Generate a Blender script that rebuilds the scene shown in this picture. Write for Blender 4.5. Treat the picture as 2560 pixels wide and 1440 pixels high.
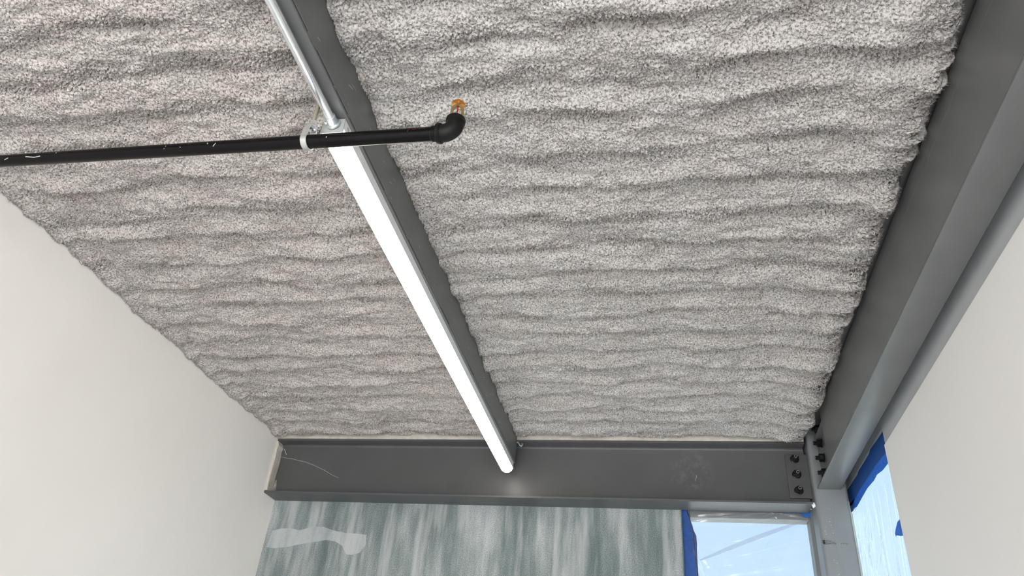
import bpy, bmesh, math, random
import numpy as np
from mathutils import Vector, Matrix

random.seed(7)
for o in list(bpy.data.objects):
    bpy.data.objects.remove(o)
S = bpy.context.scene
COL = S.collection
H = 1.6            # eye height: every shape below is measured from the eye, the floor lies H lower

# ------------------------------------------------------------------ camera, sky, lights, exposure
cam = bpy.data.cameras.new('camera'); cam.sensor_width = 36.0; cam.lens = 36.0 * 1845.0 / 2560.0
cam.clip_start = 0.02; cam.clip_end = 300
camo = bpy.data.objects.new('camera', cam); COL.objects.link(camo); S.camera = camo
right = Vector((0.9810, 0.1776, 0.0783)); fwd = Vector((-0.1916, 0.8140, 0.5484))
right = (right - fwd * right.dot(fwd) / fwd.length_squared).normalized(); fwd.normalize()
up = right.cross(fwd)
camo.matrix_world = Matrix(((right.x, up.x, -fwd.x, 0), (right.y, up.y, -fwd.y, 0), (right.z, up.z, -fwd.z, H), (0, 0, 0, 1)))

W = bpy.data.worlds.new('sky'); S.world = W; W.use_nodes = True
wn = W.node_tree; wn.nodes.clear()
wo = wn.nodes.new('ShaderNodeOutputWorld'); wb = wn.nodes.new('ShaderNodeBackground')
wt = wn.nodes.new('ShaderNodeTexCoord'); ws = wn.nodes.new('ShaderNodeSeparateXYZ'); wr = wn.nodes.new('ShaderNodeValToRGB')
wr.color_ramp.elements[0].position = 0.0; wr.color_ramp.elements[0].color = (0.76, 0.89, 1.0, 1)
wr.color_ramp.elements[1].position = 0.75; wr.color_ramp.elements[1].color = (0.36, 0.60, 1.0, 1)
wn.links.new(wt.outputs['Generated'], ws.inputs[0]); wn.links.new(ws.outputs['Z'], wr.inputs[0])
wn.links.new(wr.outputs[0], wb.inputs[0]); wb.inputs[1].default_value = 1.42
wn.links.new(wb.outputs[0], wo.inputs[0])

def area_light(name, loc, target, sx, sy, power, col):
    l = bpy.data.lights.new(name, 'AREA'); l.shape = 'RECTANGLE'; l.size = sx; l.size_y = sy
    l.energy = power; l.color = col
    o = bpy.data.objects.new(name, l); COL.objects.link(o)
    o.location = loc
    o.rotation_euler = (Vector(target) - Vector(loc)).to_track_quat('-Z', 'Y').to_euler()
    return o
area_light('storefront_daylight', (-0.55, -3.55, 1.35), (-0.55, 0.0, 0.35), 2.3, 2.3, 172.0, (1.0, 0.985, 0.965))
area_light('side_fill_light', (0.80, -1.60, 1.25), (-2.0, -1.60, 0.95), 2.1, 1.9, 14.0, (0.97, 0.985, 1.0))  # added fill to brighten the left wall, set in an unseen opening
sun = bpy.data.lights.new('sun', 'SUN'); sun.energy = 22.0; sun.angle = math.radians(0.6); sun.color = (1.0, 0.985, 0.96)
suno = bpy.data.objects.new('sun', sun); COL.objects.link(suno)
suno.rotation_euler = Vector((-0.62, -0.10, -0.78)).to_track_quat('-Z', 'Y').to_euler(); suno.location = (6, 5, 8)

S.view_settings.view_transform = 'Standard'; S.view_settings.look = 'None'
S.view_settings.gamma = 1.0; S.view_settings.use_curve_mapping = False
S.view_settings.exposure = 0.0
S.cycles.max_bounces = 10; S.cycles.diffuse_bounces = 6; S.cycles.transparent_max_bounces = 16
S.cycles.sample_clamp_indirect = 8.0
S.cycles.use_denoising = True

# ------------------------------------------------------------------ materials
def srgb(r, g, b):
    f = lambda c: (c / 255) / 12.92 if c / 255 <= 0.04045 else ((c / 255 + 0.055) / 1.055) ** 2.4
    return (f(r), f(g), f(b), 1)

class NT:
    def __init__(s, name):
        s.m = bpy.data.materials.new(name); s.m.use_nodes = True
        s.t = s.m.node_tree; s.t.nodes.clear(); s.out = s.n('OutputMaterial')
    def n(s, kind, **kw):
        x = s.t.nodes.new('ShaderNode' + kind)
        for k, v in kw.items():
            if k.startswith('i_'):
                x.inputs[k[2:].replace('_', ' ')].default_value = v
            else:
                setattr(x, k, v)
        return x
    def l(s, a, b): s.t.links.new(a, b)
    def coord(s, scale=(1, 1, 1)):
        c = s.n('TexCoord'); m = s.n('Mapping'); m.inputs['Scale'].default_value = scale
        s.l(c.outputs['Object'], m.inputs[0]); return m.outputs[0]
    def noise(s, vec, scale, detail=4, rough=0.55):
        x = s.n('TexNoise'); x.inputs['Scale'].default_value = scale; x.inputs['Detail'].default_value = detail
        x.inputs['Roughness'].default_value = rough; s.l(vec, x.inputs['Vector']); return x.outputs['Fac']
    def ramp(s, fac, stops):
        r = s.n('ValToRGB'); e = r.color_ramp.elements
        while len(e) < len(stops): e.new(0.5)
        for q, (p, c) in zip(e, stops):
            q.position = p; q.color = c if len(c) == 4 else (*c, 1)
        s.l(fac, r.inputs[0]); return r.outputs[0]
    def mix(s, fac, a, b):
        x = s.n('Mix', data_type='RGBA')
        for sock, v in ((x.inputs['Factor'], fac), (x.inputs['A'], a), (x.inputs['B'], b)):
            if hasattr(v, 'links') or hasattr(v, 'is_output'): s.l(v, sock)
            else: sock.default_value = v
        # colour sockets of the Mix node are the ones named A/B of type RGBA
        return x
    def bsdf(s, color, rough=0.5, metal=0.0, spec=0.5, bump=None, bdist=0.001, bstr=0.5):
        b = s.n('BsdfPrincipled')
        if hasattr(color, 'is_output'): s.l(color, b.inputs['Base Color'])
        else: b.inputs['Base Color'].default_value = color
        if hasattr(rough, 'is_output'): s.l(rough, b.inputs['Roughness'])
        else: b.inputs['Roughness'].default_value = rough
        b.inputs['Metallic'].default_value = metal; b.inputs['Specular IOR Level'].default_value = spec
        if bump is not None:
            k = s.n('Bump'); k.inputs['Distance'].default_value = bdist; k.inputs['Strength'].default_value = bstr
            s.l(bump, k.inputs['Height']); s.l(k.outputs[0], b.inputs['Normal'])
        s.l(b.outputs[0], s.out.inputs[0]); return b

def mixcol(t, fac, a, b):
    x = t.n('MixRGB')
    for sock, v in zip(x.inputs, (fac, a, b)):
        if hasattr(v, 'is_output'): t.l(v, sock)
        else: sock.default_value = v
    return x.outputs[0]

M = {}
def plain(name, color, rough=0.5, metal=0.0, spec=0.5, var=0.0, scale=20, bump=0.0, bscale=200):
    t = NT(name); c = t.coord()
    if var:
        f = t.noise(c, scale, 5)
        lo = tuple(x * (1 - var) for x in color[:3]) + (1,); hi = tuple(min(1, x * (1 + var)) for x in color[:3]) + (1,)
        col = t.ramp(f, [(0.3, lo), (0.7, hi)])
    else: col = color
    b = t.noise(c, bscale, 3) if bump else None
    t.bsdf(col, rough, metal, spec, b, bump or 0.001, 0.6)
    M[name] = t.m; return t.m

# painted drywall: faint trowel sweeps
def wall_mat(name, base, dark):
    t = NT(name)
    c = t.coord((1.0, 0.55, 0.35)); c2 = t.coord()
    f = t.noise(c, 2.6, 4, 0.6)
    col = t.ramp(f, [(0.30, dark), (0.62, base)])
    t.bsdf(col, 0.62, 0, 0.35, t.noise(c2, 260, 3), 0.0004, 0.4)
    M[name] = t.m
wall_mat('drywall_left', (0.80, 0.77, 0.74, 1), (0.765, 0.733, 0.70, 1))
wall_mat('drywall_right', (0.74, 0.73, 0.72, 1), (0.72, 0.705, 0.69, 1))
plain('drywall_edge', (0.52, 0.485, 0.44, 1), 0.8, var=0.12, scale=30)
plain('concrete', (0.76, 0.75, 0.735, 1), 0.6, var=0.15, scale=4)
plain('outside_ground', (0.40, 0.40, 0.38, 1), 0.9, var=0.2, scale=0.5)
plain('deck_metal', (0.10, 0.10, 0.10, 1), 0.6, spec=0.3)
plain('grey_band', (0.42, 0.435, 0.45, 1), 0.45, spec=0.5, var=0.04, scale=6)

def steel_mat(name, base, rough=0.42, scuffs=True, smudge=None, spec=0.5):
    t = NT(name); c = t.coord(); cs = t.coord((3, 3, 14))
    f = t.noise(c, 7, 4)
    col = t.ramp(f, [(0.3, tuple(x * 0.93 for x in base[:3])), (0.7, tuple(x * 1.06 for x in base[:3]))])
    if scuffs:
        cs = t.coord((9, 2.5, 9)); w = t.noise(cs, 6, 6, 0.62)
        m = t.ramp(w, [(0.70, (0, 0, 0)), (0.745, (0.30, 0.30, 0.30))])
        col = mixcol(t, m, col, (0.45, 0.45, 0.44, 1))
    if smudge:
        cx, cy, cz, r = smudge
        tc = t.n('TexCoord'); mp = t.n('Mapping'); mp.vector_type = 'POINT'
        mp.inputs['Location'].default_value = (-cx / r, -cy / r, -cz / r); mp.inputs['Scale'].default_value = (1 / r,) * 3
        t.l(tc.outputs['Object'], mp.inputs[0])
        gr = t.n('TexGradient', gradient_type='SPHERICAL'); t.l(mp.outputs[0], gr.inputs[0])
        n2 = t.noise(t.coord(), 19, 6, 0.8)
        nr = t.ramp(n2, [(0.47, (0, 0, 0)), (0.68, (1, 1, 1))]); gg = t.ramp(gr.outputs['Fac'], [(0.05, (0, 0, 0)), (0.45, (0.13, 0.13, 0.13))])
        mu = t.n('MixRGB', blend_type='MULTIPLY'); mu.inputs[0].default_value = 1.0; t.l(nr, mu.inputs[1]); t.l(gg, mu.inputs[2]); m2 = mu.outputs[0]
        col = mixcol(t, m2, col, (0.5, 0.52, 0.53, 1))
    t.bsdf(col, rough, 0.0, spec, t.noise(c, 120, 2), 0.0003, 0.25)
    M[name] = t.m
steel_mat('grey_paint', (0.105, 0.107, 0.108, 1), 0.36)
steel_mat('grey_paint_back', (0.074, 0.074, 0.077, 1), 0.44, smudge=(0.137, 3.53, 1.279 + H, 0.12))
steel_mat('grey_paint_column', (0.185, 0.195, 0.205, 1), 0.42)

plain('grey_paint_scuff', (0.22, 0.22, 0.22, 1), 0.7, spec=0.2)
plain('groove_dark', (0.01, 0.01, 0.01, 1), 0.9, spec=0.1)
plain('bolt_black', (0.007, 0.007, 0.0075, 1), 0.35, spec=0.3, bump=0.0004, bscale=400)
plain('bolt_end', (0.16, 0.15, 0.14, 1), 0.45, metal=0.4)
plain('pipe_black', (0.0040, 0.0036, 0.0040, 1), 0.24, spec=0.13)
plain('cast_black', (0.007, 0.007, 0.007, 1), 0.45, spec=0.15, bump=0.0006, bscale=350)
plain('chalk', (0.36, 0.36, 0.35, 1), 0.9, spec=0.1)
plain('red_ink', (0.07, 0.010, 0.016, 1), 0.6, spec=0.2)
plain('black_ink', (0.03, 0.028, 0.025, 1), 0.7, spec=0.2)
plain('white_enamel', (0.74, 0.755, 0.765, 1), 0.35, spec=0.5)
plain('grey_enamel', (0.33, 0.34, 0.34, 1), 0.4, spec=0.5)
plain('zinc', (0.72, 0.74, 0.76, 1), 0.24, metal=0.8, var=0.10, scale=40)
plain('zinc_dull', (0.46, 0.47, 0.46, 1), 0.45, metal=0.55, var=0.12, scale=60)
plain('zinc_cast', (0.42, 0.47, 0.50, 1), 0.38, metal=0.6, var=0.15, scale=120)
plain('rod_steel', (0.20, 0.19, 0.14, 1), 0.6, metal=0.3, var=0.25, scale=150)
plain('brass', (0.36, 0.28, 0.13, 1), 0.36, metal=0.75, var=0.12, scale=150)
plain('copper', (0.80, 0.40, 0.13, 1), 0.30, metal=0.9, var=0.12, scale=150)
plain('caulk_white', (0.75, 0.74, 0.72, 1), 0.6)
plain('caulk_pale', (0.20, 0.23, 0.21, 1), 0.5)
plain('frame_white', (0.78, 0.79, 0.80, 1), 0.45)
plain('frame_grey', (0.19, 0.19, 0.19, 1), 0.5)
plain('bead_green', (0.07, 0.13, 0.125, 1), 0.5)

t = NT('red_bulb'); b = t.bsdf((0.6, 0.01, 0.02, 1), 0.1); b.inputs['Transmission Weight'].default_value = 0.6; M['red_bulb'] = t.m
t = NT('lens'); e = t.n('Emission'); e.inputs[0].default_value = (1.0, 0.955, 0.86, 1); e.inputs[1].default_value = 12.0
t.l(e.outputs[0], t.out.inputs[0]); M['lens'] = t.m

# moisture board, thin skim coats pulled downwards
t = NT('greenboard'); c = t.coord()
cv = t.coord((1.0, 1.0, 0.16)); cw = t.coord((1, 1, 0.9)); cp = t.coord((1.0, 1.0, 1.5))
s1 = t.noise(cv, 8.0, 6, 0.62)
s2 = t.noise(cv, 34.0, 3, 0.5)
sp = t.noise(c, 240, 2, 0.6)
a1 = t.n('Math', operation='MULTIPLY_ADD'); t.l(s2, a1.inputs[0]); a1.inputs[1].default_value = 0.35; t.l(s1, a1.inputs[2])
a2 = t.n('Math', operation='MULTIPLY_ADD'); t.l(sp, a2.inputs[0]); a2.inputs[1].default_value = 0.95; t.l(a1.outputs[0], a2.inputs[2])
a3 = t.n('Math', operation='MULTIPLY_ADD'); t.l(t.noise(cw, 3.0, 3), a3.inputs[0]); a3.inputs[1].default_value = 0.35; t.l(a2.outputs[0], a3.inputs[2])
g = t.ramp(a3.outputs[0], [(0.74, (0.125, 0.20, 0.195)), (0.90, (0.26, 0.345, 0.345)), (1.0, (0.37, 0.44, 0.45)), (1.22, (0.62, 0.63, 0.645))])
gr = t.t.nodes[-1]
# ColorRamp only covers 0..1, so squeeze first
mm = t.n('MapRange'); mm.inputs['From Min'].default_value = 0.86; mm.inputs['From Max'].default_value = 1.80
t.l(a3.outputs[0], mm.inputs['Value'])
cn_ = t.coord((1.0, 1.0, 0.10)); n3 = t.noise(cn_, 16.0, 5, 0.55)
st = t.ramp(n3, [(0.52, (0, 0, 0)), (0.70, (0.65, 0.65, 0.65))])
g = t.ramp(mm.outputs[0], [(0.16, (0.080, 0.112, 0.112)), (0.40, (0.155, 0.190, 0.190)), (0.58, (0.25, 0.28, 0.283)), (0.86, (0.47, 0.478, 0.49))])
g = mixcol(t, st, g, (0.47, 0.475, 0.485, 1))
t.bsdf(g, 0.75, 0, 0.25, sp, 0.0004, 0.4); M['greenboard'] = t.m
t = NT('skim_coat'); c = t.coord(); sp = t.noise(c, 330, 2, 0.6); s1 = t.noise(t.coord((1, 1, 0.15)), 16, 4)
a = t.n('Math', operation='MULTIPLY_ADD'); t.l(sp, a.inputs[0]); a.inputs[1].default_value = 0.5; t.l(s1, a.inputs[2])
t.bsdf(t.ramp(a.outputs[0], [(0.5, (0.24, 0.285, 0.29)), (0.85, (0.42, 0.44, 0.445))]), 0.8, 0, 0.2); M['skim_coat'] = t.m

# sprayed insulation: warm grey crumbs
def foam_mat(name, a, b_, c_):
    t = NT(name); c = t.coord()
    f = t.noise(c, 9, 4, 0.6); f2 = t.noise(c, 420, 2, 0.7)
    col = t.ramp(f, [(0.33, a), (0.5, b_), (0.68, c_)])
    f3 = t.noise(c, 185, 3, 0.65)
    col2 = t.ramp(f3, [(0.38, (0.40, 0.39, 0.385)), (0.50, (0.88, 0.88, 0.88)), (0.6, (1.0, 1.0, 1.0))])  # dark flecks: paper specks, with the shade of small pits put into the colour
    x = t.n('MixRGB', blend_type='MULTIPLY'); x.inputs[0].default_value = 1.0
    t.l(col, x.inputs[1]); t.l(col2, x.inputs[2])
    t.bsdf(x.outputs[0], 0.95, 0, 0.08, f2, 0.0022, 0.8)
    M[name] = t.m
foam_mat('foam_left', (0.52, 0.468, 0.45), (0.555, 0.518, 0.498), (0.56, 0.53, 0.51))
foam_mat('foam_right', (0.50, 0.468, 0.455), (0.53, 0.51, 0.495), (0.535, 0.52, 0.512))

def tape_mat(name, col, trans):
    t = NT(name); c = t.coord()
    f = t.noise(c, 55, 4)
    cc = t.ramp(f, [(0.3, tuple(x * 0.8 for x in col)), (0.7, tuple(min(1, x * 1.15) for x in col))])
    d = t.n('BsdfPrincipled'); t.l(cc, d.inputs['Base Color']); d.inputs['Roughness'].default_value = 0.55
    k = t.n('Bump'); k.inputs['Distance'].default_value = 0.0008; t.l(t.noise(c, 500, 2), k.inputs['Height']); t.l(k.outputs[0], d.inputs['Normal'])
    tr = t.n('BsdfTranslucent'); t.l(cc, tr.inputs[0])
    m = t.n('MixShader'); m.inputs[0].default_value = trans
    t.l(d.outputs[0], m.inputs[1]); t.l(tr.outputs[0], m.inputs[2]); t.l(m.outputs[0], t.out.inputs[0])
    M[name] = t.m
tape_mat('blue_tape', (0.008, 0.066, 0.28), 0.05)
tape_mat('blue_tape_lit', (0.03, 0.19, 0.60), 0.3)  # copy of the blue tape with backlight put into a brighter colour

def film_mat(name, clear, tint, milk):
    t = NT(name)
    tp = t.n('BsdfTransparent'); tp.inputs[0].default_value = tint
    tl = t.n('BsdfTranslucent'); tl.inputs[0].default_value = milk
    df = t.n('BsdfDiffuse'); df.inputs[0].default_value = milk
    gl = t.n('BsdfGlossy'); gl.inputs['Roughness'].default_value = 0.16
    m1 = t.n('MixShader'); m1.inputs[0].default_value = 0.4; t.l(tl.outputs[0], m1.inputs[1]); t.l(df.outputs[0], m1.inputs[2])
    m2 = t.n('MixShader'); m2.inputs[0].default_value = 1 - clear; t.l(tp.outputs[0], m2.inputs[1]); t.l(m1.outputs[0], m2.inputs[2])
    m3 = t.n('MixShader'); m3.inputs[0].default_value = 0.06; t.l(m2.outputs[0], m3.inputs[1]); t.l(gl.outputs[0], m3.inputs[2])
    t.l(m3.outputs[0], t.out.inputs[0]); M[name] = t.m
film_mat('film_clear', 0.86, (0.96, 0.98, 1.0, 1), (0.26, 0.27, 0.29, 1))
film_mat('film_fold', 0.72, (0.90, 0.91, 0.96, 1), (0.42, 0.43, 0.50, 1))
film_mat('film_milky', 0.80, (0.90, 0.95, 0.985, 1), (0.26, 0.265, 0.27, 1))
film_mat('film_pleat', 0.62, (0.90, 0.95, 0.98, 1), (0.50, 0.51, 0.52, 1))
t = NT('glass'); tp = t.n('BsdfTransparent'); tp.inputs[0].default_value = (0.93, 0.96, 0.96, 1)
gl = t.n('BsdfGlossy'); gl.inputs['Roughness'].default_value = 0.02
m = t.n('MixShader'); m.inputs[0].default_value = 0.06; t.l(tp.outputs[0], m.inputs[1]); t.l(gl.outputs[0], m.inputs[2])
t.l(m.outputs[0], t.out.inputs[0]); M['glass'] = t.m

# ------------------------------------------------------------------ object helpers
def props(o, label=None, cat=None, group=None, kind=None):
    if label: o['label'] = label
    if cat: o['category'] = cat
    if group: o['group'] = group
    if kind: o['kind'] = kind
    return o

def thing(name, label, cat, loc, group=None, kind=None):
    o = bpy.data.objects.new(name, None); COL.objects.link(o); o.empty_display_size = 0.05
    o.location = (loc[0], loc[1], loc[2] + H)
    return props(o, label, cat, group, kind)

def world_loc(o):
    v = Vector(o.location)
    while o.parent: o = o.parent; v += o.location
    return v

def obj(name, bm, mat, parent=None, smooth=False, at=None, recalc=True):
    """link one mesh object; shapes are given in room coordinates unless at= gives a place for a shape built about its own origin"""
    me = bpy.data.meshes.new(name)
    if recalc: bmesh.ops.recalc_face_normals(bm, faces=bm.faces[:])
    if at is None:
        for v in bm.verts: v.co.z += H
        base = Vector((0, 0, 0))
    else:
        base = Vector((at[0], at[1], at[2] + H))
    bm.to_mesh(me); bm.free()
    if smooth:
        for p in me.polygons: p.use_smooth = True
        if smooth != 'all':
            me.set_sharp_from_angle(angle=math.radians(38))
    mats = mat if isinstance(mat, (list, tuple)) else [mat]
    for m_ in mats: me.materials.append(M[m_])
    o = bpy.data.objects.new(name, me); COL.objects.link(o)
    if parent is not None:
        o.parent = parent; o.location = base - world_loc(parent)
    else:
        o.location = base
    return o

def struct(name, bm, mat, label=None, **k):
    o = obj(name, bm, mat, **k); o['kind'] = 'structure'
    if label: o['label'] = label
    return o

def box(bm, x0, x1, y0, y1, z0, z1, bev=0.0, seg=2, mi=0):
    r = bmesh.ops.create_cube(bm, size=1.0)
    vs = r['verts']
    for v in vs:
        v.co = Vector((x0 + (v.co.x + .5) * (x1 - x0), y0 + (v.co.y + .5) * (y1 - y0), z0 + (v.co.z + .5) * (z1 - z0)))
    fs = list({f for v in vs for f in v.link_faces})
    if bev:
        es = list({e for v in vs for e in v.link_edges})
        q = bmesh.ops.bevel(bm, geom=es, offset=bev, segments=seg, affect='EDGES', profile=0.5)
        fs = q['faces']
    for f in fs: f.material_index = mi
    return bm

def prism(bm, prof, a0, a1, axis='y', mi=0, cap=True):
    """extrude a closed 2-D outline; axis y: outline is (x,z); axis x: outline is (y,z); axis z: outline is (x,y)"""
    def P(p, a):
        return {'y': (p[0], a, p[1]), 'x': (a, p[0], p[1]), 'z': (p[0], p[1], a)}[axis]
    A = [bm.verts.new(P(p, a0)) for p in prof]; B = [bm.verts.new(P(p, a1)) for p in prof]
    n = len(prof)
    for i in range(n):
        f = bm.faces.new((A[i], A[(i + 1) % n], B[(i + 1) % n], B[i])); f.material_index = mi
    if cap:
        bm.faces.new(A).material_index = mi; bm.faces.new(B[::-1]).material_index = mi
    return bm

def rrect(x0, x1, y0, y1, r, n=5):
    out = []
    for cx, cy, a0 in ((x1 - r, y1 - r, 0), (x0 + r, y1 - r, 90), (x0 + r, y0 + r, 180), (x1 - r, y0 + r, 270)):
        for k in range(n + 1):
            a = math.radians(a0 + 90 * k / n); out.append((cx + r * math.cos(a), cy + r * math.sin(a)))
    return out

def frame(d):
    d = d.normalized(); u = d.orthogonal().normalized() if abs(d.z) > 0.95 else d.cross(Vector((0, 0, 1))).normalized()
    return u, d.cross(u)

def tube(bm, pts, r, seg=20, cap=True, mi=0, closed=False, flat=None):
    """round sweep along points; flat=(w,t,normal) sweeps a strap section instead"""
    pts = [Vector(p) for p in pts]; rings = []
    u = v = None
    for i, p in enumerate(pts):
        if closed: d = pts[(i + 1) % len(pts)] - pts[i - 1]
        else: d = (pts[min(i + 1, len(pts) - 1)] - pts[max(i - 1, 0)])
        d.normalize()
        if flat:
            w, th, ax = flat; ax = Vector(ax).normalized(); nn = d.cross(ax).normalized()
            rings.append([bm.verts.new(p + ax * a * w / 2 + nn * b_ * th / 2) for a, b_ in ((-1, -1), (1, -1), (1, 1), (-1, 1))])
            continue
        if u is None: u, v = frame(d)
        else:
            u = (u - d * u.dot(d)).normalized(); v = d.cross(u)
        rr = r[i] if isinstance(r, (list, tuple)) else r
        rings.append([bm.verts.new(p + u * rr * math.cos(2 * math.pi * k / seg) + v * rr * math.sin(2 * math.pi * k / seg)) for k in range(seg)])
    m_ = len(rings[0]); cnt = len(rings) if closed else len(rings) - 1
    for i in range(cnt):
        A, B = rings[i], rings[(i + 1) % len(rings)]
        for k in range(m_):
            bm.faces.new((A[k], A[(k + 1) % m_], B[(k + 1) % m_], B[k])).material_index = mi
    if cap and not closed:
        bm.faces.new(rings[0][::-1]).material_index = mi; bm.faces.new(rings[-1]).material_index = mi
    return bm

def lathe(bm, prof, org, axis, seg=24, mi=0):
    """prof: (radius, height along axis)"""
    org = Vector(org); d = Vector(axis).normalized(); u, v = frame(d); rings = []
    for r, h in prof:
        if r < 1e-6: rings.append([bm.verts.new(org + d * h)])
        else: rings.append([bm.verts.new(org + d * h + (u * math.cos(2 * math.pi * k / seg) + v * math.sin(2 * math.pi * k / seg)) * r) for k in range(seg)])
    for A, B in zip(rings, rings[1:]):
        for k in range(seg):
            a, b_, c, e_ = A[k % len(A)], A[(k + 1) % len(A)], B[(k + 1) % len(B)], B[k % len(B)]
            q = []
            for w in (a, b_, c, e_):
                if w not in q: q.append(w)
            if len(q) > 2: bm.faces.new(q).material_index = mi
    if len(rings[0]) > 1: bm.faces.new(rings[0][::-1]).material_index = mi
    if len(rings[-1]) > 1: bm.faces.new(rings[-1]).material_index = mi
    return bm

def stroke(bm, pts, width, toP, lift=0.0006):
    """flat ink or chalk stroke: pts in 2-D, toP maps (a, b, lift) to the surface"""
    L, R_ = [], []
    n = len(pts)
    for i, p in enumerate(pts):
        q0 = pts[max(i - 1, 0)]; q1 = pts[min(i + 1, n - 1)]
        dx, dy = q1[0] - q0[0], q1[1] - q0[1]; k = math.hypot(dx, dy) or 1
        w = width * (0.6 + 0.4 * math.sin(math.pi * (i + 0.5) / n)) / 2
        L.append(bm.verts.new(toP(p[0] - dy / k * w, p[1] + dx / k * w, lift))); R_.append(bm.verts.new(toP(p[0] + dy / k * w, p[1] - dx / k * w, lift)))
    for i in range(n - 1):
        bm.faces.new((L[i], L[i + 1], R_[i + 1], R_[i]))

NB = bmesh.new
# ------------------------------------------------------------------ the room
XL, XR, YB, YF, ZD = -2.03, 0.82, 3.60, -3.65, 1.47      # left wall, right wall, back wall, front wall, deck underside
struct('floor', box(NB(), XL - .1, XR + .12, YF - .1, YB + .1, -H - .1, -H), 'concrete')
struct('ground', box(NB(), -60, 60, -60, 60, -H - .35, -H - .12), 'outside_ground')
struct('ceiling', box(NB(), XL - .12, XR + .2, YF - .12, YB + .2, ZD, ZD + .08), 'deck_metal')
struct('wall_left', box(NB(), XL - .12, XL, YF, YB + .12, -H, ZD), 'drywall_left')
# front wall behind the camera with its storefront opening
bm = NB()
box(bm, XL, -1.75, YF - .12, YF, -H, ZD); box(bm, 0.65, XR, YF - .12, YF, -H, ZD)
box(bm, -1.75, 0.65, YF - .12, YF, 0.95, ZD); box(bm, -1.75, 0.65, YF - .12, YF, -H, -1.45)
struct('wall_front', bm, 'drywall_right')
# right wall: white board up to 1.138, window opening beyond y 2.83, and an unseen opening added behind the camera for the side fill
bm = NB()
box(bm, XR, XR + .10, YF, -2.70, -H, 1.138); box(bm, XR, XR + .10, -.50, 2.83, -H, 1.138)
box(bm, XR, XR + .10, -2.70, -.50, 0.65, 1.138); box(bm, XR, XR + .10, -2.70, -.50, -H, -1.35)
struct('wall_right', bm, 'drywall_right')
struct('trim_1', box(NB(), XR + .004, XR + .10, YF, 2.83, 1.138, ZD), 'grey_band', 'grey steel band along the top of the right wall')
# back wall: moisture board below the beam
bm = NB(); box(bm, XL, 0.080, YB, YB + .11, -H, 1.40)
wb_ = struct('wall_back', bm, 'greenboard')
# ragged skim patch low on the left of the board
pts = [(-2.0, .955), (-1.955, .968), (-1.90, .972), (-1.85, .962), (-1.78, .982), (-1.72, .984), (-1.66, .966), (-1.59, .956), (-1.53, .955), (-1.48, .950),
       (-1.475, .90), (-1.50, .86), (-1.54, .85), (-1.57, .852), (-1.60, .893), (-1.64, .912), (-1.69, .918), (-1.76, .905), (-1.83, .892), (-1.90, .876), (-1.97, .868), (-2.01, .872)]
bm = NB(); prism(bm, pts, YB - .0012, YB + .001, 'y')
obj('skim_patch', bm, 'skim_coat', wb_)['label'] = 'pale skim coat patch low on the left of the green board'
obj('corner_bead', prism(NB(), rrect(.0785, .0835, YB - .003, YB + .1, .001, 2), -H, 1.12, 'z'), 'bead_green', wb_)
# beige deck closure above the back beam and the plaster return beside its web
bm = NB(); box(bm, XL, 0.656, 3.462, 3.475, 1.4095, 1.45, .001); struct('trim_2', bm, 'drywall_edge', 'thin beige closure strip between the back beam and the sprayed ceiling')
bm = NB()
prism(bm, [(XL, 1.128), (XL + .014, 1.128), (XL + .010, 1.20), (XL + .013, 1.30), (XL + .009, 1.355), (XL + .013, 1.375), (XL + .004, 1.398), (XL, 1.398)], 3.470, 3.528, 'y')
struct('trim_3', bm, 'drywall_edge', 'rough plaster edge where the left wall meets the back beam')

# windows
def window_back():
    root = thing('window_1', 'window in the back wall beside the steel column', 'window', (.37, 3.66, -.2), kind='structure')
    bm = NB(); box(bm, .084, .120, 3.625, 3.70, -H + .1, 1.135, .003); obj('jamb', bm, 'frame_grey', root)
    bm = NB(); box(bm, .66, .69, 3.625, 3.70, -H + .1, 1.135, .003); obj('jamb', bm, 'frame_grey', root)
    bm = NB(); box(bm, .120, .66, 3.625, 3.70, 1.088, 1.135, .003); obj('head_rail', bm, 'frame_grey', root)
    bm = NB(); box(bm, .120, .66, 3.66, 3.666, -H + .12, 1.088); obj('pane', bm, 'glass', root)
    bm = NB(); box(bm, .082, .69, 3.61, 3.72, -H, -H + .12, .003); obj('sill', bm, 'frame_grey', root)
window_back()
def window_side():
    root = thing('window_2', 'window in the right wall between the white wall and the steel column', 'window', (.87, 3.2, -.2), kind='structure')
    bm = NB(); box(bm, .842, .856, 2.83, 3.70, 1.195, 1.232, .002); obj('head_rail', bm, 'frame_white', root)
    bm = NB(); box(bm, .842, .868, 2.83, 2.865, -H + .1, 1.195, .002); obj('jamb', bm, 'frame_white', root)
    bm = NB(); box(bm, .842, .862, 3.66, 3.70, -H + .1, 1.195, .002); obj('jamb', bm, 'frame_grey', root)
    bm = NB(); box(bm, .849, .854, 2.865, 3.66, -H + .12, 1.195); obj('pane', bm, 'glass', root)
    bm = NB(); box(bm, .825, .92, 2.83, 3.70, -H, -H + .12, .003); obj('sill', bm, 'frame_white', root)
window_side()
struct('trim_4', box(NB(), .842, .868, 2.83, 3.72, 1.2325, ZD), 'grey_band', 'dark grey lintel above the side window')
struct('trim_5', box(NB(), .080, .868, 3.605, 3.72, 1.1355, ZD), 'grey_band', 'grey lintel behind the back beam above the window')

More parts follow.
